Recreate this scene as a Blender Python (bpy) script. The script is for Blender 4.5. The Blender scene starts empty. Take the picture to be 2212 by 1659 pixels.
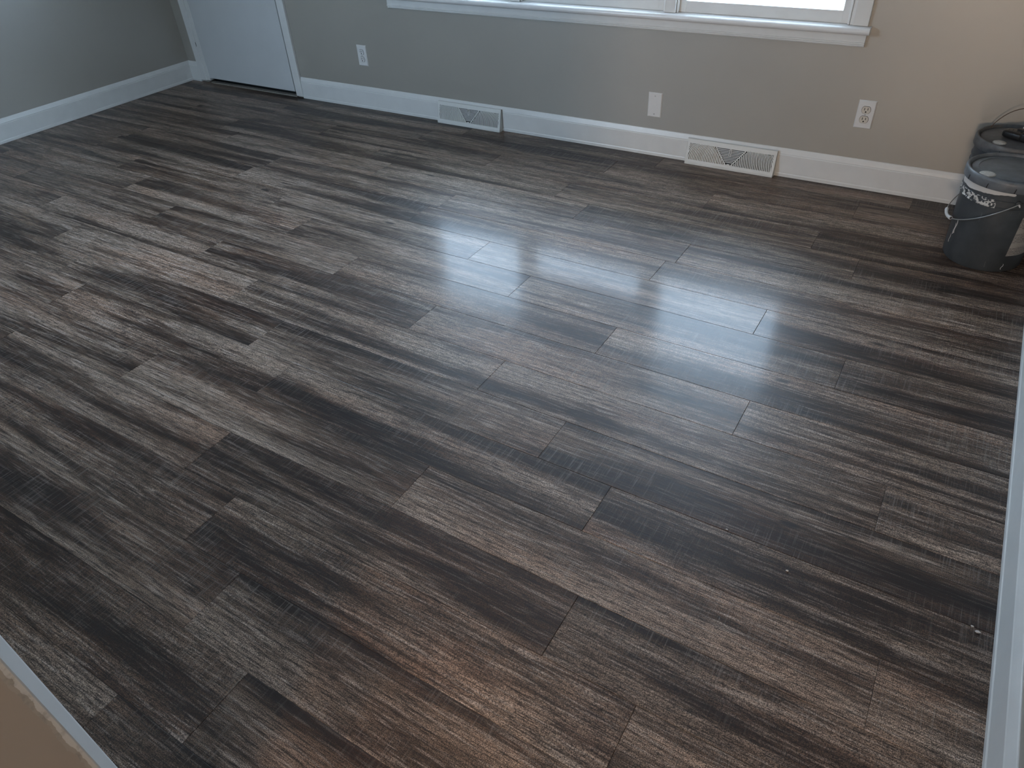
import bpy, bmesh, math, random
from mathutils import Vector, Matrix
random.seed(7)
SC = bpy.context.scene
COL = SC.collection
R = math.radians
PI = math.pi

# ------------------------------------------------------------------ camera
F_PX = 1532.85
yaw, pit, rol = -0.582563, 0.672472, -0.0590367
CAM = Vector((4.75557, -3.33241, 1.352803))
fwd = Vector((math.sin(yaw)*math.cos(pit), math.cos(yaw)*math.cos(pit), -math.sin(pit)))
rt0 = Vector((math.cos(yaw), -math.sin(yaw), 0))
up0 = rt0.cross(fwd)
rt = rt0*math.cos(rol) + up0*math.sin(rol)
up = -rt0*math.sin(rol) + up0*math.cos(rol)
cd = bpy.data.cameras.new('camera')
cam = bpy.data.objects.new('camera', cd); COL.objects.link(cam)
cd.sensor_fit = 'HORIZONTAL'; cd.sensor_width = 36.0
cd.lens = F_PX/2212*36.0
cd.clip_start = 0.02
m = Matrix.Identity(4)
for i in range(3):
    m[i][0] = rt[i]; m[i][1] = up[i]; m[i][2] = -fwd[i]; m[i][3] = CAM[i]
cam.matrix_world = m
SC.camera = cam

# ------------------------------------------------------------------ colour management, world, lights
SC.view_settings.view_transform = 'Standard'
SC.view_settings.look = 'None'
SC.view_settings.gamma = 1
SC.view_settings.use_curve_mapping = False
SC.view_settings.exposure = 0.0

w = bpy.data.worlds.new('World'); SC.world = w; w.use_nodes = True
bg = w.node_tree.nodes['Background']
bg.inputs[0].default_value = (0.58, 0.775, 1.0, 1)      # even overcast daylight
bg.inputs[1].default_value = 23.0

def area(name, loc, rot, sx, sy, power, color, spread=180):
    l = bpy.data.lights.new(name, 'AREA'); l.shape = 'RECTANGLE'
    l.size = sx; l.size_y = sy; l.energy = power; l.color = color; l.spread = R(spread)
    o = bpy.data.objects.new(name, l); COL.objects.link(o)
    o.location = loc; o.rotation_euler = rot
    return o
# portal in the window opening so the sky is sampled through it (adds no light)
po = area('window_portal', (3.12, 0.16, 1.32), (R(-90), 0, 0), 2.35, 1.5, 1, (1, 1, 1))
po.data.cycles.is_portal = True
po2 = area('window_portal', (1.9, -3.42, 1.55), (R(90), 0, 0), 1.0, 0.9, 1, (1, 1, 1))  # portal for the added fill window behind the camera
po2.data.cycles.is_portal = True
# warm lamp far back in the adjoining hall, behind the camera
area('hall_lamp', (4.90, -6.5, 1.15), (R(90), 0, 0), 0.40, 0.40, 72, (1.0, 0.76, 0.57))
# ceiling lamp of this room, over its right half
area('room_ceiling_lamp', (3.58, -1.95, 2.42), (0, 0, 0), 0.58, 1.0, 2.2, (1.0, 0.66, 0.38))
# unseen narrow spotlight, added behind the camera to form the warm floor patch
sl = bpy.data.lights.new('added_patch_spot', 'SPOT')
sl.energy = 36; sl.color = (1.0, 0.55, 0.25); sl.spot_size = R(8.0); sl.spot_blend = 0.35
sl.shadow_soft_size = 0.02
so = bpy.data.objects.new('added_patch_spot', sl); COL.objects.link(so)
so.location = (4.72, -4.55, 2.25)
so.rotation_euler = (Vector((4.27, -2.93, 0)) - so.location).to_track_quat('-Z', 'Y').to_euler()

# ------------------------------------------------------------------ mesh helpers
def box(bm, x0, x1, y0, y1, z0, z1, bev=0.0, seg=1):
    vs = [bm.verts.new((x, y, z)) for x in (x0, x1) for y in (y0, y1) for z in (z0, z1)]
    q = [(0, 1, 3, 2), (4, 6, 7, 5), (0, 4, 5, 1), (2, 3, 7, 6), (0, 2, 6, 4), (1, 5, 7, 3)]
    fs = [bm.faces.new([vs[i] for i in f]) for f in q]
    if bev > 0:
        es = list({e for f in fs for e in f.edges})
        bmesh.ops.bevel(bm, geom=es, offset=bev, segments=seg, affect='EDGES', profile=0.5)

def prism(bm, prof, axis, a, b):
    """extrude a closed 2D profile along x or y; profile pairs are (other horizontal, z)"""
    def P(t, p):
        return (t, p[0], p[1]) if axis == 'x' else (p[0], t, p[1])
    v0 = [bm.verts.new(P(a, p)) for p in prof]
    v1 = [bm.verts.new(P(b, p)) for p in prof]
    n = len(prof)
    for i in range(n):
        j = (i+1) % n
        bm.faces.new((v0[i], v0[j], v1[j], v1[i]))
    bm.faces.new(v0[::-1]); bm.faces.new(v1)

def slab(bm, pts, y0, y1):
    """polygon in x,z extruded along y"""
    a = [bm.verts.new((p[0], y0, p[1])) for p in pts]
    b = [bm.verts.new((p[0], y1, p[1])) for p in pts]
    n = len(pts)
    for i in range(n):
        j = (i+1) % n
        bm.faces.new((a[i], a[j], b[j], b[i]))
    bm.faces.new(a[::-1]); bm.faces.new(b)

def lathe(bm, prof, cx, cy, n=64, close=True):
    rings = []
    for r, z in prof:
        if r < 1e-6: rings.append([bm.verts.new((cx, cy, z))])
        else: rings.append([bm.verts.new((cx+r*math.cos(2*PI*k/n), cy+r*math.sin(2*PI*k/n), z)) for k in range(n)])
    for A, B in zip(rings, rings[1:]):
        for k in range(n):
            j = (k+1) % n
            if len(A) == 1 and len(B) == 1: continue
            if len(A) == 1: bm.faces.new((A[0], B[j], B[k]))
            elif len(B) == 1: bm.faces.new((A[k], A[j], B[0]))
            else: bm.faces.new((A[k], A[j], B[j], B[k]))

def tube(bm, pts, r, n=10, caps=True):
    pts = [Vector(p) for p in pts]
    rings = []
    ref = None
    for i, p in enumerate(pts):
        t = (pts[min(i+1, len(pts)-1)] - pts[max(i-1, 0)]).normalized()
        if ref is None:
            ref = Vector((0, 0, 1)) if abs(t.z) < 0.9 else Vector((1, 0, 0))
        u = (ref - t*ref.dot(t)).normalized(); v = t.cross(u); ref = u
        rr = r[i] if isinstance(r, (list, tuple)) else r
        rings.append([bm.verts.new(p + (u*math.cos(2*PI*k/n) + v*math.sin(2*PI*k/n))*rr) for k in range(n)])
    for A, B in zip(rings, rings[1:]):
        for k in range(n):
            j = (k+1) % n
            bm.faces.new((A[k], A[j], B[j], B[k]))
    if caps:
        bm.faces.new(rings[0][::-1]); bm.faces.new(rings[-1])

def world_of(o):
    v = Vector((0, 0, 0))
    while o is not None:
        v += o.location; o = o.parent
    return v

def obj(name, bm, mat, parent=None, smooth=False, kind=None, label=None):
    bmesh.ops.recalc_face_normals(bm, faces=bm.faces[:])
    if parent is not None:
        off = world_of(parent)
        for v in bm.verts: v.co -= off
    me = bpy.data.meshes.new(name); bm.to_mesh(me); bm.free()
    if mat is not None: me.materials.append(mat)
    if smooth:
        me.polygons.foreach_set('use_smooth', [True]*len(me.polygons))
        me.set_sharp_from_angle(angle=R(38))
    o = bpy.data.objects.new(name, me); COL.objects.link(o)
    if parent is not None: o.parent = parent
    if kind: o['kind'] = kind
    if label: o['label'] = label
    return o

def thing(name, label, cat, loc, group=None):
    o = bpy.data.objects.new(name, None); COL.objects.link(o)
    o.location = loc; o.empty_display_size = 0.05
    o['label'] = label; o['category'] = cat
    if group: o['group'] = group
    return o

def struct_empty(name, loc=(0, 0, 0)):
    o = bpy.data.objects.new(name, None); COL.objects.link(o)
    o.location = loc; o['kind'] = 'structure'
    return o
def B(): return bmesh.new()

# ------------------------------------------------------------------ materials
class NT:
    def __init__(s, name):
        s.m = bpy.data.materials.new(name); s.m.use_nodes = True
        s.t = s.m.node_tree; s.N = s.t.nodes; s.L = s.t.links
        s.bsdf = s.N['Principled BSDF']; s.out = s.N['Material Output']
    def n(s, typ, **kw):
        x = s.N.new(typ)
        for k, v in kw.items(): setattr(x, k, v)
        return x
    def link(s, a, b): s.L.new(a, b)
    def math(s, op, a, b=None, c=None, clamp=False):
        x = s.n('ShaderNodeMath', operation=op, use_clamp=clamp)
        for i, v in enumerate((a, b, c)):
            if v is None: continue
            if isinstance(v, (int, float)): x.inputs[i].default_value = v
            else: s.link(v, x.inputs[i])
        return x.outputs[0]
    def mapping(s, vec, scale=(1, 1, 1), loc=(0, 0, 0)):
        x = s.n('ShaderNodeMapping'); s.link(vec, x.inputs['Vector'])
        x.inputs['Scale'].default_value = scale; x.inputs['Location'].default_value = loc
        return x.outputs[0]
    def noise(s, vec, scale=1, detail=2, rough=0.5, dist=0):
        x = s.n('ShaderNodeTexNoise'); s.link(vec, x.inputs['Vector'])
        x.inputs['Scale'].default_value = scale; x.inputs['Detail'].default_value = detail
        x.inputs['Roughness'].default_value = rough; x.inputs['Distortion'].default_value = dist
        return x.outputs['Fac']
    def ramp(s, fac, stops, interp='LINEAR'):
        x = s.n('ShaderNodeValToRGB'); s.link(fac, x.inputs[0]); e = x.color_ramp.elements
        x.color_ramp.interpolation = interp
        while len(e) < len(stops): e.new(0.5)
        for i, (p, c) in enumerate(stops):
            e[i].position = p
            e[i].color = (c, c, c, 1) if isinstance(c, (int, float)) else (*c, 1)
        return x.outputs[0]
    def mix(s, fac, a, b, blend='MIX'):
        x = s.n('ShaderNodeMix', data_type='RGBA', blend_type=blend)
        for sock, v in ((x.inputs[0], fac), (x.inputs[6], a), (x.inputs[7], b)):
            if isinstance(v, (int, float)): sock.default_value = v
            elif isinstance(v, tuple): sock.default_value = (*v, 1)
            else: s.link(v, sock)
        return x.outputs[2]
    def bump(s, h, strength, dist):
        x = s.n('ShaderNodeBump'); x.inputs['Strength'].default_value = strength
        x.inputs['Distance'].default_value = dist; s.link(h, x.inputs['Height'])
        s.link(x.outputs[0], s.bsdf.inputs['Normal'])
        return x
    def obj(s): return s.n('ShaderNodeTexCoord').outputs['Object']

def plain(name, col, rough=0.5, metal=0.0, var=0.06, nscale=30, bump=0.0, bscale=400, spec=None):
    t = NT(name)
    f = t.noise(t.obj(), nscale, 4, 0.6)
    lo = tuple(c*(1-var) for c in col); hi = tuple(min(1, c*(1+var)) for c in col)
    t.link(t.ramp(f, [(0.3, lo), (0.7, hi)]), t.bsdf.inputs['Base Color'])
    t.bsdf.inputs['Roughness'].default_value = rough
    t.bsdf.inputs['Metallic'].default_value = metal
    if spec is not None: t.bsdf.inputs['Specular IOR Level'].default_value = spec
    if bump > 0: t.bump(t.noise(t.obj(), bscale, 2), bump, 0.001)
    return t.m

M_wall = plain('greige_wall_paint', (0.335, 0.315, 0.272), 0.37, var=0.03, nscale=3, bump=0.05, bscale=260, spec=1.0)
M_wall.node_tree.nodes['Principled BSDF'].inputs['IOR'].default_value = 1.7
M_trim = plain('white_trim_paint', (0.66, 0.66, 0.64), 0.34, var=0.03, nscale=14, bump=0.05, bscale=90)
M_trimsemi = plain('gloss_white_sill_paint', (0.72, 0.72, 0.71), 0.22, var=0.02, nscale=14)
M_door = plain('white_door_paint', (0.55, 0.56, 0.56), 0.45, var=0.02, nscale=6)
M_ceil = plain('ceiling_paint', (0.72, 0.71, 0.69), 0.8, var=0.02)
M_plate = plain('white_plate_plastic', (0.66, 0.65, 0.63), 0.35, var=0.02)
M_recep = plain('ivory_receptacle_plastic', (0.60, 0.55, 0.47), 0.35, var=0.02)
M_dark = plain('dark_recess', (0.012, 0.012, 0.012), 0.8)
M_screw = plain('painted_screw', (0.52, 0.52, 0.50), 0.4)
M_vent = plain('white_vent_enamel', (0.66, 0.66, 0.63), 0.35, var=0.03)
M_ventdark = plain('vent_interior', (0.05, 0.055, 0.055), 0.7)
M_lid = plain('blue_grey_lid_plastic', (0.125, 0.138, 0.150), 0.42, var=0.25, nscale=22, bump=0.2, bscale=120)
M_lid2 = plain('dusty_grey_lid_plastic', (0.10, 0.103, 0.105), 0.5, var=0.3, nscale=30, bump=0.2, bscale=120)
M_cap = plain('dusty_white_cap', (0.50, 0.48, 0.44), 0.6, var=0.2, nscale=120)
M_wire = plain('steel_wire', (0.42, 0.42, 0.41), 0.35, 0.8)
M_wirerust = plain('brown_wire', (0.12, 0.08, 0.055), 0.5, 0.5)
M_grip = plain('white_grip_plastic', (0.62, 0.62, 0.62), 0.4, var=0.06)
M_black = plain('black_plastic', (0.012, 0.012, 0.013), 0.4, var=0.3, nscale=60)
M_tag = plain('white_tag_paper', (0.6, 0.59, 0.56), 0.6)
M_thresh = plain('dull_aluminium', (0.36, 0.34, 0.30), 0.5, 0.6, var=0.25, nscale=80)
M_conc = plain('pale_concrete', (0.55, 0.55, 0.55), 0.9, var=0.25, nscale=8, bump=0.3, bscale=40)
M_brick = plain('painted_outer_sill', (0.42, 0.36, 0.33), 0.7, var=0.2, nscale=20)
M_shade = plain('roller_shade_fabric', (0.34, 0.31, 0.28), 0.8, var=0.05)
M_cloth = plain('light_filtering_shade_cloth', (0.42, 0.37, 0.33), 0.8, var=0.05)
M_cloth.node_tree.nodes['Principled BSDF'].inputs['Transmission Weight'].default_value = 0.0
M_under = plain('underlay', (0.02, 0.018, 0.016), 0.9)
M_chip = plain('plaster_crumb', (0.55, 0.53, 0.50), 0.8)

def cloth_fix(m, k):
    t = m.node_tree; p = t.nodes['Principled BSDF']; o = t.nodes['Material Output']
    tl_ = t.nodes.new('ShaderNodeBsdfTranslucent'); tl_.inputs[0].default_value = (0.62, 0.60, 0.60, 1)
    mx = t.nodes.new('ShaderNodeMixShader'); mx.inputs[0].default_value = k
    t.links.new(p.outputs[0], mx.inputs[1]); t.links.new(tl_.outputs[0], mx.inputs[2]); t.links.new(mx.outputs[0], o.inputs['Surface'])
cloth_fix(M_cloth, 0.22)
def glass_mat():
    t = NT('window_glass'); t.N.remove(t.bsdf)
    tr = t.n('ShaderNodeBsdfTransparent'); gl = t.n('ShaderNodeBsdfGlossy'); gl.inputs['Roughness'].default_value = 0.02
    fr = t.n('ShaderNodeFresnel'); fr.inputs[0].default_value = 1.45
    ge = t.n('ShaderNodeNewGeometry')
    mx = t.n('ShaderNodeMixShader'); t.link(t.math('MULTIPLY', fr.outputs[0], t.math('SUBTRACT', 1.0, ge.outputs['Backfacing'])), mx.inputs[0]); t.link(tr.outputs[0], mx.inputs[1]); t.link(gl.outputs[0], mx.inputs[2])
    t.link(mx.outputs[0], t.out.inputs['Surface']); return t.m
M_glass = glass_mat()

def plank_mat():
    t = NT('grey_brown_vinyl_plank')
    info = t.n('ShaderNodeObjectInfo')
    rnd = info.outputs['Random']
    comb = t.n('ShaderNodeCombineXYZ')
    t.link(t.math('MULTIPLY', rnd, 61.3), comb.inputs[0])
    t.link(t.math('MULTIPLY', rnd, 23.7), comb.inputs[1])
    t.link(t.math('MULTIPLY', rnd, 91.1), comb.inputs[2])
    add = t.n('ShaderNodeVectorMath', operation='ADD')
    t.link(t.obj(), add.inputs[0]); t.link(comb.outputs[0], add.inputs[1])
    v = add.outputs[0]
    # long soft light / dark bands
    big = t.noise(t.mapping(v, (0.75, 12.5, 1)), 1.0, 2, 0.5, 0.5)
    mid = t.noise(t.mapping(v, (2.6, 30, 1)), 1.0, 4, 0.6, 0.6)
    hue = t.noise(t.mapping(v, (1.6, 7, 1), (3, 9, 0)), 1.0, 2, 0.5)
    # cathedral grain: distorted rings stretched along the board
    wv = t.n('ShaderNodeTexWave', wave_type='BANDS', bands_direction='Y')
    t.link(t.mapping(v, (0.55, 5.2, 1)), wv.inputs['Vector'])
    wv.inputs['Scale'].default_value = 3.2; wv.inputs['Distortion'].default_value = 9.0
    wv.inputs['Detail'].default_value = 2.0; wv.inputs['Detail Scale'].default_value = 0.9
    wave = wv.outputs['Fac']
    fine = t.noise(t.mapping(v, (28, 430, 1)), 1.0, 3, 0.65)
    fine2 = t.noise(t.mapping(v, (9, 170, 1)), 1.0, 3, 0.6)
    speck = t.noise(v, 520, 2, 0.7)
    # cross saw marks in patches
    sawn = t.noise(t.mapping(v, (290, 9, 1)), 1.0, 3, 0.6, 0.25)
    sawp = t.noise(t.mapping(v, (2.4, 9, 1), (7, 3, 0)), 1.0, 2, 0.5)
    saw = t.math('MULTIPLY', t.ramp(sawn, [(0.53, 0.0), (0.68, 1.0)]), t.ramp(sawp, [(0.44, 0.0), (0.60, 1.0)]))
    base = t.ramp(big, [(0.32, (0.018, 0.009, 0.0055)), (0.42, (0.050, 0.029, 0.018)), (0.50, (0.132, 0.092, 0.065)), (0.66, (0.270, 0.203, 0.156))])
    base = t.mix(t.ramp(hue, [(0.45, 0.0), (0.7, 0.5)]), base, t.mix(1.0, base, (1.15, 0.86, 0.70), 'MULTIPLY'))
    c = t.mix(t.ramp(mid, [(0.36, 0.85), (0.52, 0.0)]), base, t.mix(1.0, base, (0.30, 0.25, 0.22), 'MULTIPLY'))
    c = t.mix(t.math('MULTIPLY', t.ramp(wave, [(0.0, 1.0), (0.16, 0.0)]), 0.5), c, (0.016, 0.012, 0.010))
    c = t.mix(t.ramp(fine, [(0.38, 0.85), (0.52, 0.0)]), c, (0.012, 0.009, 0.008))
    c = t.mix(t.math('MULTIPLY', t.ramp(fine2, [(0.52, 0.0), (0.68, 0.55)]), t.ramp(big, [(0.36, 0.25), (0.55, 1.0)])), c, (0.40, 0.33, 0.28))
    c = t.mix(t.math('MULTIPLY', t.ramp(speck, [(0.50, 0.0), (0.60, 1.0)]), 0.60), c, t.mix(1.0, c, (3.0, 3.0, 3.0), 'MULTIPLY'))
    c = t.mix(t.math('MULTIPLY', t.ramp(speck, [(0.38, 1.0), (0.49, 0.0)]), 0.85), c, (0.010, 0.008, 0.007))
    c = t.mix(t.math('MULTIPLY', saw, 0.30), c, (0.30, 0.27, 0.24))
    # small dark knots
    vor = t.n('ShaderNodeTexVoronoi'); t.link(t.mapping(v, (2.1, 6.2, 1)), vor.inputs['Vector']); vor.inputs['Scale'].default_value = 1.0
    c = t.mix(t.ramp(vor.outputs['Distance'], [(0.035, 0.85), (0.07, 0.0)]), c, (0.012, 0.010, 0.009))
    # board to board tone
    r2 = t.math('FRACT', t.math('MULTIPLY', rnd, 17.31))
    tone = t.ramp(r2, [(0.0, (0.90, 0.88, 0.87)), (0.5, (1.0, 0.99, 0.985)), (1.0, (1.10, 1.10, 1.10))])
    c = t.mix(1.0, c, tone, 'MULTIPLY')
    t.link(c, t.bsdf.inputs['Base Color'])
    t.link(t.ramp(speck, [(0.3, 0.42), (0.7, 0.55)]), t.bsdf.inputs['Roughness'])
    t.bsdf.inputs['Specular IOR Level'].default_value = 0.40
    t.bsdf.inputs['Coat Weight'].default_value = 0.18
    t.bsdf.inputs['Coat Roughness'].default_value = 0.13
    t.bsdf.inputs['Coat IOR'].default_value = 1.5
    h = t.math('ADD', t.math('MULTIPLY', fine, 0.7), t.math('ADD', t.math('MULTIPLY', speck, 0.25), t.math('MULTIPLY', saw, 0.4)))
    b = t.bump(h, 0.6, 0.0008)
    # the clear coat keeps a softer relief than the print layer
    wob = t.noise(t.mapping(v, (2.2, 7, 1)), 1.0, 2, 0.5)
    b2 = t.n('ShaderNodeBump'); b2.inputs['Strength'].default_value = 0.35; b2.inputs['Distance'].default_value = 0.0012
    t.link(t.math('ADD', wob, t.math('MULTIPLY', h, 0.12)), b2.inputs['Height'])
    t.link(b2.outputs[0], t.bsdf.inputs['Coat Normal'])
    return t.m
M_plank = plank_mat()

def jamb_mat():
    # greige paint whose cut line wanders against the white casing edge
    t = NT('jamb_paint'); v = t.obj()
    s = t.n('ShaderNodeSeparateXYZ'); t.link(v, s.inputs[0])
    wob = t.noise(t.mapping(v, (1, 30, 22)), 1.0, 4, 0.65)
    e = t.math('ADD', s.outputs[1], t.math('MULTIPLY', t.math('SUBTRACT', wob, 0.5), 0.016))
    f = t.ramp(t.math('MULTIPLY_ADD', e, 60, 0.2), [(0.0, 0.0), (0.06, 1.0)])
    f = t.math('GREATER_THAN', e, -3.2885)
    grime = t.ramp(t.noise(t.mapping(v, (1, 60, 45)), 1.0, 3, 0.6), [(0.5, 0.0), (0.72, 0.5)])
    near = t.math('GREATER_THAN', e, -3.293)
    base = t.mix(t.noise(t.mapping(v, (1, 9, 9)), 1.0, 3), (0.40, 0.36, 0.32), (0.36, 0.345, 0.32))
    c = t.mix(t.math('MULTIPLY', near, 0.35), base, (0.45, 0.47, 0.46))
    c = t.mix(f, c, (0.62, 0.64, 0.64))
    c = t.mix(t.math('MULTIPLY', grime, near), c, (0.16, 0.17, 0.17))
    t.link(c, t.bsdf.inputs['Base Color']); t.bsdf.inputs['Roughness'].default_value = 0.5
    return t.m
M_jamb = jamb_mat()

def bucket_mat(name, zlo, zhi, smear=True):
    t = NT(name); v = t.obj()
    s = t.n('ShaderNodeSeparateXYZ'); t.link(v, s.inputs[0])
    z = s.outputs[2]
    ang = t.math('ARCTAN2', s.outputs[1], s.outputs[0])          # -pi .. pi round the bucket
    n = t.noise(v, 18, 4, 0.6)
    c = t.ramp(n, [(0.3, (0.040, 0.047, 0.052)), (0.7, (0.062, 0.070, 0.076))])
    scuff = t.noise(t.mapping(v, (60, 60, 9)), 1.0, 3, 0.6)
    c = t.mix(t.ramp(scuff, [(0.66, 0.0), (0.76, 0.35)]), c, (0.30, 0.32, 0.34))
    if smear:
        # polar coordinate for the torn band of white label / paint
        cb = t.n('ShaderNodeCombineXYZ'); t.link(t.math('MULTIPLY', ang, 0.15), cb.inputs[0]); t.link(z, cb.inputs[2])
        p = cb.outputs[0]
        n1 = t.noise(t.mapping(p, (14, 1, 60)), 1.0, 3, 0.6)
        # solid streak directly under the lid, thinning towards the near ear
        zt = t.math('ADD', t.math('MULTIPLY_ADD', n1, 0.014, 0.268), t.math('MULTIPLY', t.math('MAXIMUM', t.math('ADD', ang, 2.6), 0.0), 0.012))
        top = t.math('GREATER_THAN', z, zt)
        arc = t.math('LESS_THAN', ang, t.math('MULTIPLY_ADD', n1, 0.25, -1.55))
        arc2 = t.math('GREATER_THAN', ang, 2.4)
        a = t.math('MAXIMUM', arc, arc2)
        c = t.mix(t.math('MULTIPLY', t.math('MULTIPLY', top, t.math('LESS_THAN', z, 0.303)), a), c, (0.56, 0.54, 0.51))
        # broken letters-like scraps of label lower down
        br = t.n('ShaderNodeTexVoronoi', distance='CHEBYCHEV'); t.link(t.mapping(p, (80, 1, 70)), br.inputs['Vector']); br.inputs['Scale'].default_value = 1.0
        sc = t.math('MULTIPLY', t.ramp(br.outputs['Distance'], [(0.30, 0.0), (0.34, 1.0)]), t.ramp(t.noise(t.mapping(p, (55, 1, 75)), 1.0, 2), [(0.47, 0.0), (0.50, 1.0)]))
        band = t.math('MULTIPLY', t.math('GREATER_THAN', z, 0.240), t.math('LESS_THAN', z, 0.268))
        sc = t.math('MULTIPLY', t.math('MULTIPLY', sc, band), t.math('MAXIMUM', t.math('LESS_THAN', ang, -1.75), arc2))
        c = t.mix(sc, c, (0.58, 0.57, 0.54))
    t.link(c, t.bsdf.inputs['Base Color']); t.bsdf.inputs['Roughness'].default_value = 0.42
    return t.m
M_bucket = bucket_mat('dark_grey_bucket_plastic', 0, 0.3)
M_bucket2 = bucket_mat('dusty_dark_bucket_plastic', 0, 0.3, False)

def label_mat():
    t = NT('printed_paper_label'); v = t.obj()
    s = t.n('ShaderNodeSeparateXYZ'); t.link(v, s.inputs[0])
    ang = t.math('ARCTAN2', s.outputs[1], s.outputs[0])
    cb = t.n('ShaderNodeCombineXYZ'); t.link(t.math('MULTIPLY', ang, 0.15), cb.inputs[0]); t.link(s.outputs[2], cb.inputs[2])
    rows = t.math('FRACT', t.math('MULTIPLY', s.outputs[2], 165))
    row = t.math('MULTIPLY', t.math('GREATER_THAN', rows, 0.35), t.math('GREATER_THAN', t.noise(t.mapping(cb.outputs[0], (520, 1, 165)), 1.0, 1), 0.47))
    para = t.ramp(t.noise(t.mapping(cb.outputs[0], (3, 1, 26)), 1.0, 1), [(0.42, 0.0), (0.46, 1.0)])
    c = t.mix(t.math('MULTIPLY', t.math('MULTIPLY', row, para), 0.72), (0.40, 0.38, 0.35), (0.07, 0.07, 0.07))
    t.link(c, t.bsdf.inputs['Base Color']); t.bsdf.inputs['Roughness'].default_value = 0.5
    return t.m
M_label = label_mat()

# ------------------------------------------------------------------ room shell
RW = 5.139          # room width
RD = -3.283         # room face of the near wall
H = 2.44
HY = -7.2           # back of the hall behind the camera
DX0, DX1, DZ = 0.165, 1.033, 2.03       # door opening
WX0, WX1, WZ0, WZ1 = 1.965, 4.279, 0.618, 2.02   # window opening
T = 0.14
NT_ = 0.125

def struct(name, bm, mat, parent=None):
    o = obj(name, bm, mat, parent)
    if parent is None: o['kind'] = 'structure'
    return o

bm = B()
box(bm, -T, DX0, 0, T, -0.02, H)
box(bm, DX0, DX1, 0, T, DZ, H)
box(bm, DX1, WX0, 0, T, -0.02, H)
box(bm, WX0, WX1, 0, T, -0.02, WZ0)
box(bm, WX0, WX1, 0, T, WZ1, H)
box(bm, WX1, RW+T, 0, T, -0.02, H)
box(bm, DX0-0.1, DX1+0.1, T, T+0.06, -0.02, DZ+0.1)      # unseen panel added behind the door to block sky light in its cracks
struct('wall_back', bm, M_wall)
bm = B(); box(bm, -T, 0, RD-NT_, 0, -0.02, H); struct('wall_left', bm, M_wall)
bm = B(); box(bm, RW, RW+T, HY-T, 0, -0.02, H); struct('wall_right', bm, M_wall)
bm = B(); box(bm, -T, RW+T, RD-NT_, T, H, H+0.1); box(bm, 3.6-T, RW+T, HY-T, RD-NT_, H, H+0.1); struct('ceiling', bm, M_ceil)
JX = 4.035          # left jamb of the wide opening the camera stands in
bm = B()
N0, N1, NZ0, NZ1 = 1.4, 2.4, 1.1, 2.0        # unseen near-wall window added as cool fill, left of the opening
box(bm, 0, N0, RD-NT_, RD, -0.01, H); box(bm, N1, JX-0.003, RD-NT_, RD, -0.01, H)
box(bm, N0, N1, RD-NT_, RD, -0.01, NZ0); box(bm, N0, N1, RD-NT_, RD, NZ1, H)
box(bm, 5.03, RW, RD-NT_, RD, -0.01, H)
box(bm, JX-0.003, 5.03, RD-NT_, RD, 2.1, H)
struct('wall_near', bm, M_wall)
bm = B(); box(bm, 3.6, RW, HY-T, HY, -0.02, H); box(bm, 3.6-T, 3.6, HY-T, RD-NT_, -0.02, H); struct('wall_hall', bm, M_wall)

wn2 = struct_empty('added_fill_window', (1.9, RD-0.06, NZ0))  # frame and glass of the added fill window, out of view
b = B(); f = 0.045
for a_ in ((N0, N0+f, NZ0, NZ1), (N1-f, N1, NZ0, NZ1), (N0+f, N1-f, NZ0, NZ0+f), (N0+f, N1-f, NZ1-f, NZ1)):
    box(b, a_[0], a_[1], RD-0.09, RD-0.05, a_[2], a_[3])
obj('frame', b, M_trim, wn2)
b = B(); box(b, N0+f, N1-f, RD-0.072, RD-0.068, NZ0+f, NZ1-f); obj('pane', b, M_glass, wn2)
# opening trim nearest the camera
tr = struct_empty('trim_1', (JX, RD, 0))
bm = B(); box(bm, JX-0.003, JX, RD-NT_, RD, 0.0, 2.1); obj('jamb_lining', bm, M_jamb, tr).data.materials[0] = M_jamb
bm = B()
cp = [(JX-0.062, RD), (JX, RD), (JX-0.0005, RD+0.002), (JX-0.0110, RD+0.0150), (JX-0.0130, RD+0.0162), (JX-0.062, RD+0.0162)]
va = [bm.verts.new((p[0], p[1], 0.0)) for p in cp]; vb = [bm.verts.new((p[0], p[1], 2.15)) for p in cp]
for i in range(6): bm.faces.new((va[i], va[(i+1) % 6], vb[(i+1) % 6], vb[i]))
bm.faces.new(va); bm.faces.new(vb[::-1])
obj('casing_board', bm, M_trim, tr)
# jamb paint pattern is placed in world metres: bake the offset into a location-free child
for o in tr.children:
    if o.name.startswith('jamb'):
        me = o.data
        for v in me.vertices: v.co = v.co + Vector((JX, RD, 0))
        o.location = (-JX, -RD, 0)

# floor: dark underlay with every plank laid on it
fl = bpy.data.objects.new('floor', None); 
bm = B(); box(bm, -0.02, RW+0.02, RD-NT_, 0.13, -0.06, -0.0052); box(bm, 3.6, RW+0.02, HY, RD-NT_, -0.06, -0.0052)
floor = obj('floor', bm, M_under); floor['kind'] = 'structure'
PW, PL = 0.1665, 1.127
G = 0.0003
def plank_mesh(L):
    b = bmesh.new(); hx, hy = L/2-G, PW/2-G; c = 0.0008; d = 0.0007
    zs = [(-0.005, 0), (-d, 0), (0.0, c)]
    rings = []
    for z, i in zs:
        rings.append([b.verts.new((sx*(hx-i), sy*(hy-i), z)) for sx, sy in ((-1, -1), (1, -1), (1, 1), (-1, 1))])
    for A, Bq in zip(rings, rings[1:]):
        for k in range(4):
            j = (k+1) % 4
            b.faces.new((A[k], A[j], Bq[j], Bq[k]))
    b.faces.new(rings[-1]); b.faces.new(rings[0][::-1])
    me = bpy.data.meshes.new('plank'); b.to_mesh(me); b.free(); me.materials.append(M_plank)
    return me
full = plank_mesh(PL)
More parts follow.
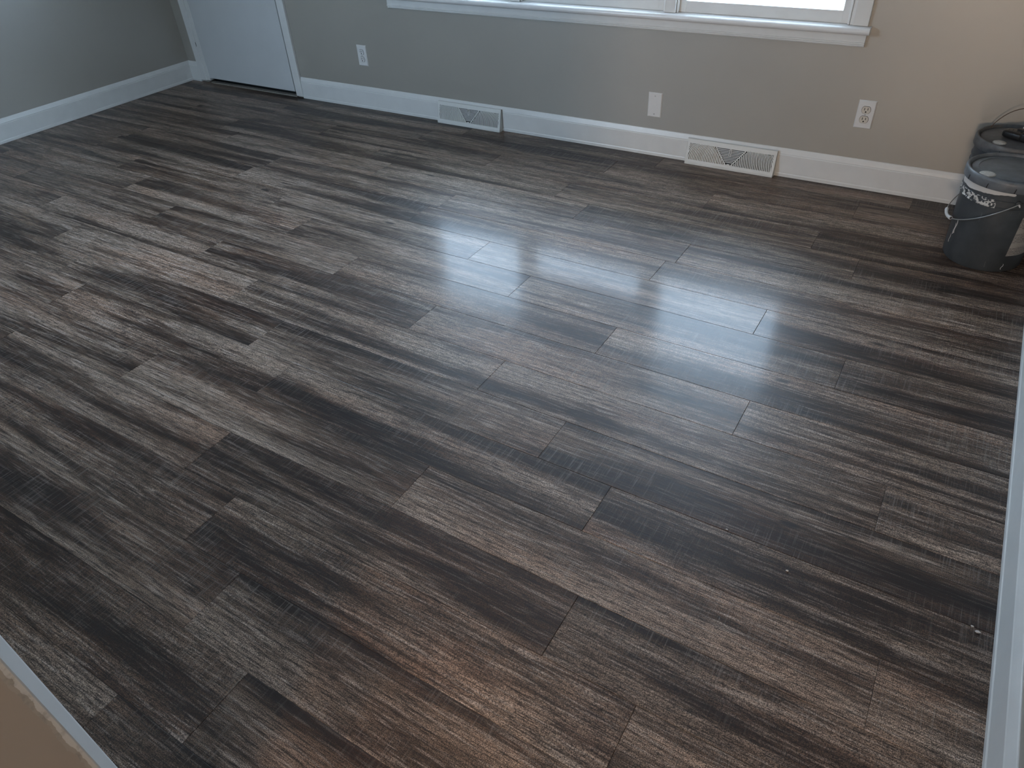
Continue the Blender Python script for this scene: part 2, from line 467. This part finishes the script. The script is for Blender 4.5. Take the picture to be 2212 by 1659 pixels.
known = {0: 3.255, 1: 3.544, 2: 3.975, 3: 4.4735, 4: 3.740, 5: 4.048, 6: 4.266, 7: 3.808, 8: 4.342, 9: 3.425, 10: 3.627, -1: 3.95, -2: 2.86, -3: 3.46}
y00 = -1.155
rows = list(range(-7, 23))
cache = {}
for k in rows:
    yt = y00 - PW*k; yb = yt - PW
    if yt < -5.0: break
    if yb > 0.01: continue
    j = known.get(k, random.uniform(3.2, 4.3))
    xs = []
    x = j
    while x > 0.16: xs.append(x); x -= PL
    x = j + PL
    while x < RW-0.12: xs.append(x); x += PL
    xlo = 0.004 if yt > RD-NT_ else 3.604
    xs = [xlo] + sorted(q for q in xs if q > xlo+0.1) + [RW-0.004]
    for a, b_ in zip(xs, xs[1:]):
        L = b_-a
        if abs(L-PL) < 1e-4: me = full
        else: me = plank_mesh(L)
        o = bpy.data.objects.new('plank', me); COL.objects.link(o)
        o.parent = floor; o.location = ((a+b_)/2, (yt+yb)/2, 0)
bpy.data.objects.remove(fl)

# baseboards
BH, BT = 0.128, 0.013
def bprof(s, base):           # s = +1/-1: direction from the wall into the room
    pts = [(0, 0.001), (BT+0.002, 0.001), (BT+0.002, 0.014), (BT, 0.018), (BT, 0.099), (BT-0.002, 0.1025), (BT-0.001, 0.105), (BT-0.005, 0.116), (BT-0.0095, 0.1265), (BT-0.0115, BH), (0, BH)]
    return [(base+s*p[0], p[1]) for p in pts]
bm = B()
prism(bm, bprof(-1, 0), 'x', 0.0, 0.104)
prism(bm, bprof(-1, 0), 'x', 1.093, RW)
struct('baseboard_back', bm, M_trim)
bm = B(); prism(bm, bprof(1, 0), 'y', RD+0.001, -0.001); struct('baseboard_left', bm, M_trim)
bm = B(); prism(bm, bprof(-1, RW), 'y', RD+0.001, -0.001); struct('baseboard_right', bm, M_trim)
bm = B(); prism(bm, bprof(1, RD), 'x', 0.02, JX-0.065); struct('baseboard_near', bm, M_trim)

# door, almost flush with the wall, with casing, jamb and threshold
d = struct_empty('door_1', (0.6, 0, 0))
bm = B(); box(bm, 0.203, 1.0255, -0.0155, 0.025, 0.034, 2.015, 0.0015); obj('door_leaf', bm, M_door, d)
bm = B()
box(bm, 0.106, 0.163, -0.017, 0.0, 0.014, 2.09, 0.002)
obj('casing_board', bm, M_trim, d)
bm = B(); box(bm, 0.1632, 0.2, -0.0135, 0.05, 0.016, 2.028, 0.0015); obj('jamb_strip', bm, M_trim, d)
bm = B(); box(bm, 1.0335, 1.0915, -0.017, 0.0, 0.010, 2.09, 0.002); obj('casing_board', bm, M_trim, d)
bm = B(); box(bm, 0.106, 1.0915, -0.017, 0.0, 2.091, 2.15, 0.002); obj('casing_board', bm, M_trim, d)
bm = B(); prism(bm, [(-0.012, 0.0005), (-0.011, 0.006), (0.0, 0.0085), (0.012, 0.009), (0.012, 0.0005)], 'x', 0.201, 1.03); obj('threshold', bm, M_thresh, d)
bm = B(); box(bm, 0.1635, 1.033, 0.045, 0.1, 0.0, 2.03); obj('dark_backing', bm, M_dark, d)  # dark sheet behind the leaf, standing in for shade in the door crack
bm = B(); box(bm, 0.1608, 0.1632, -0.0185, -0.0165, 0.235, 0.262); obj('nail_gap', bm, M_dark, d)

# window: three double hung units over one stool and apron
wn = struct_empty('window_1', (3.12, 0, 0.6))
def cas(x0, x1, z0, z1, nm='casing_board'):
    b = B(); box(b, x0, x1, -0.018, 0.0, z0, z1, 0.003, 2); return obj(nm, b, M_trim, wn)
cas(1.905, 1.9645, 0.649, 2.085); cas(4.2795, 4.3395, 0.649, 2.085); cas(1.905, 4.3395, 2.0855, 2.15)
for x0, x1 in ((2.694, 2.746), (3.494, 3.546)):
    b = B(); box(b, x0, x1, -0.018, 0.10, 0.649, WZ1, 0.002); obj('mullion', b, M_trim, wn)
b = B(); box(b, WX0+0.0005, WX0+0.012, -0.002, T-0.002, 0.649, WZ1); obj('jamb_board', b, M_trim, wn)
b = B(); box(b, WX1-0.010, WX1-0.0005, -0.006, T-0.002, 0.649, WZ1); obj('jamb_board', b, M_trim, wn)
b = B(); box(b, WX0, WX1, -0.002, T, WZ1-0.014, WZ1-0.0005); obj('head_board', b, M_trim, wn)
# stool with rounded nose
pr = [(0.03, 0.621), (-0.034, 0.621)]
for k in range(7):
    a = -PI/2 - PI*k/6; pr.append((-0.036+0.0135*math.cos(a)*1.0, 0.6345+0.0135*math.sin(a)))
pr += [(0.03, 0.648)]
b = B(); prism(b, pr, 'x', 1.884, 4.3535); obj('stool', b, M_trimsemi, wn, smooth=True)
b = B(); prism(b, [(0.031, 0.6185), (T+0.03, 0.6185), (T+0.03, 0.634), (0.031, 0.647)], 'x', WX0+0.001, WX1-0.001); obj('outer_sill', b, M_brick, wn)
# apron with moulded lower edge
pr = [(0, 0.620), (-0.016, 0.620), (-0.016, 0.590), (-0.0195, 0.588), (-0.0195, 0.5835), (-0.013, 0.5805), (-0.0155, 0.577), (-0.012, 0.5725), (0, 0.572)]
b = B(); prism(b, pr, 'x', 1.902, 4.3415); obj('apron', b, M_trim, wn)
units = ((1.978, 2.693), (2.747, 3.493), (3.547, 4.268))
for i, (x0, x1) in enumerate(units):
    for nm, z0, z1, y0, lab in (('lower_sash', 0.6485, 1.34, 0.010, None), ('upper_sash', 1.31, 2.004, 0.046, None)):
        b = B(); st = 0.037; br_ = 0.046 if nm == 'lower_sash' else 0.03; tr_ = 0.03 if nm == 'lower_sash' else 0.04
        box(b, x0, x0+st, y0, y0+0.032, z0, z1, 0.002); box(b, x1-st, x1, y0, y0+0.032, z0, z1, 0.002)
        box(b, x0+st-0.002, x1-st+0.002, y0+0.0008, y0+0.0312, z0, z0+br_, 0.0015); box(b, x0+st-0.002, x1-st+0.002, y0+0.0008, y0+0.0312, z1-tr_, z1, 0.0015)
        s_ = obj(nm, b, M_trim, wn)
        b = B(); box(b, x0+st-0.003, x1-st+0.003, y0+0.014, y0+0.018, z0+br_-0.003, z1-tr_+0.003); obj('pane', b, M_glass, s_)
    # slim quarter round beads at each side
    for xb in (x0+0.0005, x1-0.0085):
        b = B(); box(b, xb, xb+0.008, -0.008, 0.0095, 0.6485, 2.004, 0.003, 2); obj('stop_bead', b, M_trimsemi, wn)
# roller shades, drawn to different heights
for (x0, x1), zb in zip(units, (1.26, 0.86, 1.62)):
    b = B(); tube(b, [(x0+0.02, -0.014, 1.975), (x1-0.02, -0.014, 1.975)], 0.018, 16)
    s_ = obj('roller_shade', b, M_shade, wn, smooth=True)
    b = B(); box(b, x0+0.025, x1-0.025, 0.0035, 0.0045, zb, 1.975); obj('shade_cloth', b, M_cloth, s_)
    b = B(); box(b, x0+0.025, x1-0.025, 0.0005, 0.0075, zb-0.012, zb+0.004, 0.002); obj('shade_bar', b, M_shade, s_)

bm = B(); box(bm, -1.0, RW+0.6, T, 1.5, 2.30, 2.42); struct('added_eave', bm, M_trim)      # unseen eave added over the window to cut the high sky light
# outside ground and low wall seen through the panes
bm = B(); box(bm, -12, 16, 0.2, 26, -0.5, -0.35); box(bm, -12, 3.4, -20, RD-NT_-0.06, -0.5, -0.35); struct('ground', bm, M_conc)
bm = B(); box(bm, WX0-0.1, WX1+0.1, T+0.031, T+0.075, 0.575, 0.628, 0.004); struct('trim_2', bm, M_brick)

# ------------------------------------------------------------------ wall plates
def screw(par, x, z, y):
    b = B(); prof = [(0, 0), (0.0026, 0), (0.0032, 0.0007)]
    n = 14
    ring = [[b.verts.new((x+r*math.cos(2*PI*k/n), y-h, z+r*math.sin(2*PI*k/n))) for k in range(n)] for r, h in ((0.0034, 0), (0.0030, 0.0010), (0.0010, 0.0012))]
    for A, Bq in zip(ring, ring[1:]):
        for k in range(n):
            j = (k+1) % n; b.faces.new((A[k], A[j], Bq[j], Bq[k]))
    b.faces.new(ring[-1])
    s = obj('screw', b, M_screw, par)
    b = B(); box(b, x-0.0026, x+0.0026, y-0.0015, y-0.0009, z-0.0004, z+0.0004); obj('screw_slot', b, M_dark, s)

def plate_mesh(x0, z1, w_=0.07, h_=0.114):
    b = B(); x1, z0 = x0+w_, z1-h_
    rings = []
    for i, y in ((0, 0), (0.0005, -0.003), (0.004, -0.0062)):
        rings.append([b.verts.new(p) for p in ((x0+i, y, z0+i), (x1-i, y, z0+i), (x1-i, y, z1-i), (x0+i, y, z1-i))])
    for A, Bq in zip(rings, rings[1:]):
        for k in range(4):
            j = (k+1) % 4; b.faces.new((A[k], A[j], Bq[j], Bq[k]))
    b.faces.new(rings[-1]); return b

def outlet(name, label, x0, z1, recmat):
    t = thing(name, label, 'outlet', (x0+0.035, 0, z1-0.114), 'outlets on the window wall')
    obj('cover_plate', plate_mesh(x0, z1), M_plate, t)
    cx, cz = x0+0.035, z1-0.057
    for s in (1, -1):
        zc = cz + s*0.0195
        def roundel(r, flat):
            pts = []
            for k in range(40):
                a = 2*PI*k/40; px, pz = r*math.cos(a), r*math.sin(a)
                pz = max(-flat, min(flat, pz)); pts.append((cx+px, zc+pz))
            return pts
        b = B(); slab(b, roundel(0.0182, 0.0150), -0.0063, -0.0068); gp = obj('receptacle_gap', b, M_dark, t)
        b = B(); slab(b, roundel(0.0170, 0.0138), -0.0064, -0.0088); rc = obj('receptacle', b, recmat, t)
        b = B()
        box(b, cx-0.0076, cx-0.0050, -0.0092, -0.0086, zc-0.0015, zc+0.0085)
        box(b, cx+0.0050, cx+0.0076, -0.0092, -0.0086, zc-0.0005, zc+0.0085); obj('blade_slot', b, M_dark, rc)
        b = B(); pts = [(cx+0.0030*math.cos(2*PI*k/16), zc-0.0075+0.0032*math.sin(2*PI*k/16)) for k in range(16)]
        slab(b, pts, -0.0086, -0.0092); obj('ground_hole', b, M_dark, rc)
    screw(t, cx, cz, -0.0062)
    return t
outlet('wall_outlet', 'white duplex outlet between the door and the window, upper left of the left vent', 1.613, 0.361, M_plate)
outlet('wall_outlet', 'white duplex outlet with ivory sockets, right of the window, left of the buckets', 4.374, 0.372, M_recep)
t = thing('blank_plate', 'blank white cover plate with two screws on the wall under the window', 'wall plate', (3.479, 0, 0.185))
obj('cover_plate', plate_mesh(3.444, 0.299), M_plate, t)
screw(t, 3.479, 0.299-0.015, -0.0062); screw(t, 3.479, 0.185+0.015, -0.0062)

# ------------------------------------------------------------------ baseboard vents (diffusers)
def vent(label, x0, w_=0.423):
    hgt, dp, top = 0.117, 0.047, 0.020
    by = -BT-0.0024
    t = thing('baseboard_vent', label, 'vent', (x0+w_/2, by-0.02, 0), 'baseboard vents on the window wall')
    x1 = x0+w_
    lip = 0.012
    # sloping face frame: local (u along x, s up the slope 0..1)
    yb, zb = -dp, lip
    yt, zt = by-0.010, hgt-0.006
    ln = math.hypot(yt-yb, zt-zb)
    sy, sz = (yt-yb)/ln, (zt-zb)/ln          # up the slope
    ny, nz = -sz, sy                          # outward normal
    if ny > 0: ny, nz = -ny, -nz
    def P(u, s, h): return (u, yb+sy*s+ny*h, zb+sz*s+nz*h)
    def strip(b, poly, h0, h1, shift=(0, 0)):
        A_ = [b.verts.new(P(p[0], p[1], h1)) for p in poly]
        C_ = [b.verts.new(P(p[0]+shift[0], p[1]+shift[1], h0)) for p in poly]
        n = len(poly)
        for i in range(n):
            j = (i+1) % n; b.faces.new((A_[i], A_[j], C_[j], C_[i]))
        b.faces.new(A_); b.faces.new(C_[::-1])
    # frame: bottom rail, top rail, side stiles, two diagonal ribs
    bb, tb = 0.012, ln-0.014
    b = B()
    strip(b, [(x0, 0), (x1, 0), (x1, bb), (x0, bb)], -0.0012, 0.0)
    strip(b, [(x0, tb), (x1, tb), (x1, ln), (x0, ln)], -0.0012, 0.0)
    strip(b, [(x0, bb), (x0+0.013, bb), (x0+0.013, tb), (x0, tb)], -0.0012, 0.0)
    strip(b, [(x1-0.013, bb), (x1, bb), (x1, tb), (x1-0.013, tb)], -0.0012, 0.0)
    cx = (x0+x1)/2
    hw = 0.068
    for s in (-1, 1):
        strip(b, [(cx+s*0.008, bb-0.002), (cx+s*0.014, bb-0.002), (cx+s*(hw+0.006), tb), (cx+s*(hw), tb)], -0.0012, 0.0006)
    strip(b, [(cx-0.010, bb-0.002), (cx+0.010, bb-0.002), (cx+0.006, bb+0.006), (cx-0.006, bb+0.006)], -0.0012, 0.0002)
    # bottom lip, top flange
    prism(b, [(yb, 0.001), (yb, zb), (yb+0.0012, zb), (yb+0.0012, 0.001)], 'x', x0, x1)
    prism(b, [(yt, zt), (yt+0.001, zt+0.005), (by, hgt), (by, hgt-0.003), (yt+0.002, zt)], 'x', x0, x1)
    obj('face_frame', b, M_vent, t)
    # cheeks
    for xa in (x0, x1-0.0012):
        b = B(); pts = [(yb, 0.001), (yb, zb), (yt, zt), (by, hgt), (by, 0.001)]
        prism(b, pts, 'x', xa, xa+0.0012); obj('side_cheek', b, M_vent, t)
    b = B(); strip(b, [(x0+0.003, bb-0.004), (x1-0.003, bb-0.004), (x1-0.003, tb+0.004), (x0+0.003, tb+0.004)], -0.0125, -0.0115)
    obj('dark_duct', b, M_ventdark, t)
    # blades: arcs centred on the bottom middle, tilted away from the centre on each side
    pitch, fw = 0.0080, 0.0042
    def inside_side(s, u, v):
        if v < bb or v > tb: return False
        if abs(u) > w_/2-0.013: return False
        lim = 0.014 + (hw+0.006-0.014)*(v-bb)/(tb-bb)
        return abs(u) > lim
    for s in (-1, 1):
        b = B()
        r = 0.018
        while r < 0.235:
            # arcs flatten with distance: ellipse of half height scaled
            pts = []
            for k in range(41):
                v = bb + (tb-bb)*k/40
                q = (v-bb)/0.135
                u = s*r*math.sqrt(max(0.0, 1-q*q*0.9)) if q < 1.05 else None
                if u is not None and inside_side(s, u, v): pts.append((u, v))
            if len(pts) >= 3:
                for (u0, v0), (u1, v1) in zip(pts[:-1:2], pts[2::2]):
                    strip(b, [(cx+u0, v0), (cx+u0+s*fw, v0), (cx+u1+s*fw, v1), (cx+u1, v1)], -0.0010, -0.0001)
                    # tilted web going back towards the centre
                    wa = [P(cx+u0, v0, -0.001), P(cx+u1, v1, -0.001), P(cx+u1-s*0.0030, v1, -0.0080), P(cx+u0-s*0.0030, v0, -0.0080)]
                    wb = [P(cx+u0+s*0.0008, v0, -0.001), P(cx+u1+s*0.0008, v1, -0.001), P(cx+u1-s*0.0022, v1, -0.0080), P(cx+u0-s*0.0022, v0, -0.0080)]
                    A_ = [b.verts.new(p) for p in wa]; C_ = [b.verts.new(p) for p in wb]
                    b.faces.new(A_); b.faces.new(C_[::-1])
                    for i in range(4):
                        j = (i+1) % 4; b.faces.new((A_[i], A_[j], C_[j], C_[i]))
            r += pitch
        obj('curved_louvers', b, M_vent, t, kind='stuff')
    b = B(); v = bb+0.012
    while v < tb-0.002:
        hw_ = 0.008 + (hw-0.008)*(v-bb)/(tb-bb)
        strip(b, [(cx-hw_, v), (cx+hw_, v), (cx+hw_, v+0.0034), (cx-hw_, v+0.0034)], -0.0010, -0.0001)
        strip(b, [(cx-hw_, v), (cx+hw_, v), (cx+hw_, v+0.0008), (cx-hw_, v+0.0008)], -0.0065, -0.0011)
        v += 0.0068
    obj('straight_louvers', b, M_vent, t, kind='stuff')
    # damper slot with its lever
    b = B(); strip(b, [(cx-0.0045, tb-0.036), (cx+0.0045, tb-0.036), (cx+0.0045, tb-0.003), (cx-0.0045, tb-0.003)], -0.0010, 0.0004); obj('lever_plate', b, M_vent, t)
    b = B(); strip(b, [(cx-0.0014, tb-0.033), (cx+0.0014, tb-0.033), (cx+0.0014, tb-0.006), (cx-0.0014, tb-0.006)], 0.0004, 0.0007); obj('lever_slot', b, M_ventdark, t)
    return t, P, cx, tb
t, P_, cx_, tb_ = vent('white baseboard vent with a damper lever, below the left of the window', 2.186)
b = B()
v0 = [P_(cx_+dx, tb_-0.012+ds, h) for dx, ds, h in ((-0.0012, -0.006, 0.0007), (0.0012, -0.006, 0.0007), (0.0012, 0.006, 0.0007), (-0.0012, 0.006, 0.0007))]
v1 = [P_(cx_+dx, tb_-0.006+ds, h) for dx, ds, h in ((-0.0012, -0.004, 0.011), (0.0012, -0.004, 0.011), (0.0012, 0.004, 0.011), (-0.0012, 0.004, 0.011))]
A_ = [b.verts.new(p) for p in v0]; C_ = [b.verts.new(p) for p in v1]
for i in range(4):
    j = (i+1) % 4; b.faces.new((A_[i], A_[j], C_[j], C_[i]))
b.faces.new(A_[::-1]); b.faces.new(C_)
obj('damper_lever', b, M_vent, t)
vent('white metal baseboard vent below the right part of the window, nearer to the buckets', 3.669)

# ------------------------------------------------------------------ buckets
def bucket(name, label, c, rs, zs, bm_mat, lid_mat, group='lidded plastic buckets in the corner'):
    """rs scales radii, zs scales heights"""
    t = thing(name, label, 'bucket', (c[0], c[1], 0), group)
    def pf(l): return [(r*rs, z*zs) for r, z in l]
    b = B()
    lathe(b, pf([(0, 0.003), (0.118, 0.003), (0.121, 0.0005), (0.1255, 0.0005), (0.1285, 0.006), (0.1375, 0.238), (0.1375, 0.2395), (0.1425, 0.2400), (0.1430, 0.2430), (0.1400, 0.2450), (0.1400, 0.2620), (0.1432, 0.2632), (0.1432, 0.2672), (0.1402, 0.2690), (0.1405, 0.300), (0.135, 0.300)]), c[0], c[1], 96)
    obj('body', b, bm_mat, t, smooth=True)
    b = B()
    sk = [(0.1425, 0.3005), (0.1480, 0.3005), (0.1495, 0.3030), (0.1495, 0.3260), (0.1480, 0.3325), (0.1450, 0.3350), (0.1405, 0.3345), (0.1370, 0.3300), (0.1355, 0.3215), (0.1325, 0.3205), (0.1310, 0.3260), (0.1280, 0.3275), (0.05, 0.3285), (0, 0.3285)]
    lathe(b, pf(sk), c[0], c[1], 96)
    ld = obj('lid', b, lid_mat, t, smooth=True)
    return t, ld
C1 = (4.967, -0.436); C2 = (4.962, -0.1455)
t1, lid1 = bucket('plastic_bucket', 'nearer dark grey bucket with white paint smears, hanging wire handle and paper label', C1, 0.99, 1.0, M_bucket, M_lid)
t2, lid2 = bucket('plastic_bucket', 'farther dusty grey bucket against the back wall with its wire handle standing up', C2, 0.945, 1.035, M_bucket2, M_lid2)
# lid tear notches
for (cc, ld, rs, zs, angs) in ((C1, lid1, 0.99, 1.0, (-150, -118, -85)), (C2, lid2, 0.945, 1.035, (-112,))):
    for a in angs:
        a = R(a); r = 0.1497*rs
        p = Vector((cc[0]+r*math.cos(a), cc[1]+r*math.sin(a), 0)); tg = Vector((-math.sin(a), math.cos(a), 0)); n = Vector((math.cos(a), math.sin(a), 0))
        b = B()
        v = []
        for h in (-0.004, 0.0004):
            for s_, z in ((-0.0015, 0.302), (0.0015, 0.302), (0.0035, 0.318), (0.0010, 0.318)):
                v.append(b.verts.new(p+tg*s_+n*h+Vector((0, 0, z*zs))))
        for f in ((0, 1, 2, 3), (7, 6, 5, 4), (0, 4, 5, 1), (1, 5, 6, 2), (2, 6, 7, 3), (3, 7, 4, 0)): b.faces.new([v[i] for i in f])
        obj('tear_notch', b, M_dark, ld)
# spout caps
for par, (x, y), z0, r in ((lid1, (4.889, -0.513), 0.3285, 0.0225), (lid2, (4.903, -0.2165), 0.340, 0.0195)):
    b = B(); lathe(b, [(r+0.003, z0-0.001), (r+0.003, z0+0.0015), (r+0.001, z0+0.0015), (r, z0+0.0028), (r-0.002, z0+0.0035), (0, z0+0.003)], x, y, 36)
    obj('spout_cap', b, M_cap, par, smooth=True)
# raised ring and moulding marks on the nearer lid
b = B(); lathe(b, [(0.108, 0.3283), (0.1085, 0.3292), (0.1100, 0.3292), (0.1105, 0.3283)], C1[0], C1[1], 96); obj('lid_ring', b, M_lid, lid1, smooth=True)
# bail handle of the nearer bucket: ears near and far, hanging to the left
zE = 0.267
ea = R(-75)
ear = Vector((math.cos(ea), math.sin(ea), 0)); outv = Vector((math.cos(ea-PI/2), math.sin(ea-PI/2), 0))
cc = Vector((C1[0], C1[1], zE))
pts = []
for k in range(61):
    a = PI*k/60
    pts.append(cc + ear*0.150*math.cos(a) + outv*0.158*math.sin(a) + Vector((0, 0, -0.116*math.sin(a))))
pts = [cc + ear*0.141 + Vector((0, 0, 0.0))] + pts + [cc - ear*0.141]
b = B(); tube(b, pts, 0.0017, 8); bail = obj('wire_handle', b, M_wire, t1, smooth=True)
mid = PI*0.50
def bp(a): return cc + ear*0.150*math.cos(a) + outv*0.158*math.sin(a) + Vector((0, 0, -0.116*math.sin(a)))
gp = [bp(mid-0.27+0.54*k/12) for k in range(13)]
b = B(); tube(b, gp, [0.0062, 0.0068] + [0.0057]*3 + [0.0054]*3 + [0.0057]*3 + [0.0068, 0.0062], 16); obj('grip', b, M_grip, bail, smooth=True)
b = B(); e0 = gp[0]; dirn = (gp[0]-gp[1]).normalized(); tube(b, [e0+dirn*0.0002, e0+dirn*0.0006], 0.0045, 12); obj('grip_bore', b, M_dark, bail)
for s in (1, -1):
    b = B(); p0 = cc + ear*s*0.1375; p1 = cc + ear*s*0.1465
    tube(b, [p0, p1, cc + ear*s*0.1475], [0.009, 0.008, 0.005], 16); obj('ear', b, M_bucket, t1, smooth=True)
b = B(); p = cc+ear*0.1485; tube(b, [p, p+Vector((0.003, -0.001, -0.003)), p+Vector((0.006, 0, -0.009))], [0.0025, 0.0030, 0.0018], 8); obj('wire_end', b, M_grip, bail, smooth=True)
# printed paper label wrapped on the right of the body
b = B()
a0, a1 = R(-60), R(5); n = 24
def rad(z): return (0.1285 + (0.1375-0.1285)*(z-0.006)/0.232)*0.99 + 0.0006
g = []
for i in range(n+1):
    a = a0+(a1-a0)*i/n
    g.append([b.verts.new((C1[0]+rad(z)*math.cos(a), C1[1]+rad(z)*math.sin(a), z)) for z in (0.066, 0.11, 0.16, 0.215)])
for i in range(n):
    for k in range(3): b.faces.new((g[i][k], g[i+1][k], g[i+1][k+1], g[i][k+1]))
obj('paper_label', b, M_label, t1, smooth=True, label='white paper label with small dark print')
# dried paint drips beside the grip
for a, z1_, z0_, r_ in ((-148, 0.150, 0.098, 0.0011), (-150.5, 0.135, 0.092, 0.0008), (-155, 0.088, 0.055, 0.0006), (-58, 0.035, 0.012, 0.0008)):
    b = B(); q = []
    for k in range(7):
        z = z1_+(z0_-z1_)*k/6; aa = R(a+1.2*math.sin(k)); q.append((C1[0]+rad(z)*math.cos(aa), C1[1]+rad(z)*math.sin(aa), z))
    tube(b, q, [r_*0.5]+[r_]*5+[r_*1.3], 6); obj('paint_drip', b, M_grip, t1, smooth=True)
# raised bail of the farther bucket, leaning back on the wall
cc2 = Vector((C2[0], C2[1], 0.268)); pts = []
aw = R(145); e2 = Vector((math.cos(aw), math.sin(aw), 0)); p2 = Vector((e2.y, -e2.x, 0)); ln_ = R(10)
for k in range(41):
    a = PI*k/40
    pts.append(cc2 + e2*0.1440*math.cos(a) + (p2*math.sin(ln_) + Vector((0, 0, math.cos(ln_))))*0.175*math.sin(a))
b = B(); tube(b, pts, 0.0016, 8); obj('wire_handle', b, M_wirerust, t2, smooth=True)
for s in (1, -1):
    b = B(); tube(b, [cc2+e2*s*0.130, cc2+e2*s*0.1385, cc2+e2*s*0.140], [0.009, 0.008, 0.005], 14); obj('ear', b, M_bucket2, t2, smooth=True)

# black tool lying on the farther lid
zt = 0.3415
tl = thing('hand_tool', 'black plastic hand tool with small white tag lying on the farther bucket lid', 'tool', (5.0, -0.13, zt))
def blob(b, c, r, sx, sy, sz, rot=0, n=20, m_=12, flat=0.6):
    vs = []
    for i in range(m_+1):
        th = PI*i/m_; row = []
        for k in range(n):
            ph = 2*PI*k/n
            sgn = lambda v, e: math.copysign(abs(v)**e, v)
            x = sgn(math.cos(ph), flat)*sgn(math.sin(th), flat)*sx; y = sgn(math.sin(ph), flat)*sgn(math.sin(th), flat)*sy; z = sgn(math.cos(th), flat)*sz
            row.append(b.verts.new((c[0]+x*math.cos(rot)-y*math.sin(rot), c[1]+x*math.sin(rot)+y*math.cos(rot), c[2]+z)))
        vs.append(row)
    for i in range(m_):
        for k in range(n):
            j = (k+1) % n; b.faces.new((vs[i][k], vs[i][j], vs[i+1][j], vs[i+1][k]))
    bmesh.ops.remove_doubles(b, verts=b.verts[:], dist=1e-5)
b = B(); blob(b, (4.945, -0.150, zt+0.0135), 1, 0.040, 0.026, 0.013, R(-28), flat=0.45); obj('body', b, M_black, tl, smooth=True)
b = B(); blob(b, (4.992, -0.176, zt+0.0165), 1, 0.030, 0.024, 0.016, R(-20), flat=0.35); obj('grip_end', b, M_black, tl, smooth=True)
b = B(); blob(b, (4.968, -0.148, zt+0.026), 1, 0.024, 0.010, 0.006, R(-40), flat=0.4); obj('top_ridge', b, M_black, tl, smooth=True)
for k in range(4):
    o_ = -0.018+0.012*k
    b = B(); tube(b, [(4.930+o_, -0.172-o_*0.5, zt+0.020), (4.938+o_, -0.150-o_*0.5, zt+0.0272), (4.950+o_, -0.130-o_*0.5, zt+0.021)], 0.0012, 6)
    obj('rib', b, M_lid2, tl, smooth=True)
b = B(); box(b, 4.962, 4.988, -0.128, -0.126, zt+0.010, zt+0.036, 0.0004); obj('tag', b, M_tag, tl, label='small white tag')

# ------------------------------------------------------------------ crumbs left on the floor
def crumb(label, x, y, r, cat='debris'):
    b = B(); bmesh.ops.create_icosphere(b, subdivisions=1, radius=r)
    for v in b.verts:
        v.co = Vector((v.co.x*1.5*random.uniform(.7, 1.2), v.co.y*random.uniform(.7, 1.2), v.co.z*0.6*random.uniform(.7, 1.2)))
    zmin = min(v.co.z for v in b.verts)
    for v in b.verts: v.co.z -= zmin - 0.0002
    o = obj('plaster_crumb', b, M_chip); o.location = (x, y, 0)
    o['label'] = label; o['category'] = cat
crumb('pale crumb on the floor close to the right baseboard', 5.094, -2.165, 0.0040)
crumb('smaller pale crumb beside the one by the right baseboard', 5.084, -2.155, 0.0026)
crumb('tiny pale crumb on a dark plank right of the middle of the floor', 4.566, -2.150, 0.0022)
crumb('tiny pale crumb on a dark streak, lower right part of the floor', 4.72, -2.20, 0.0026)
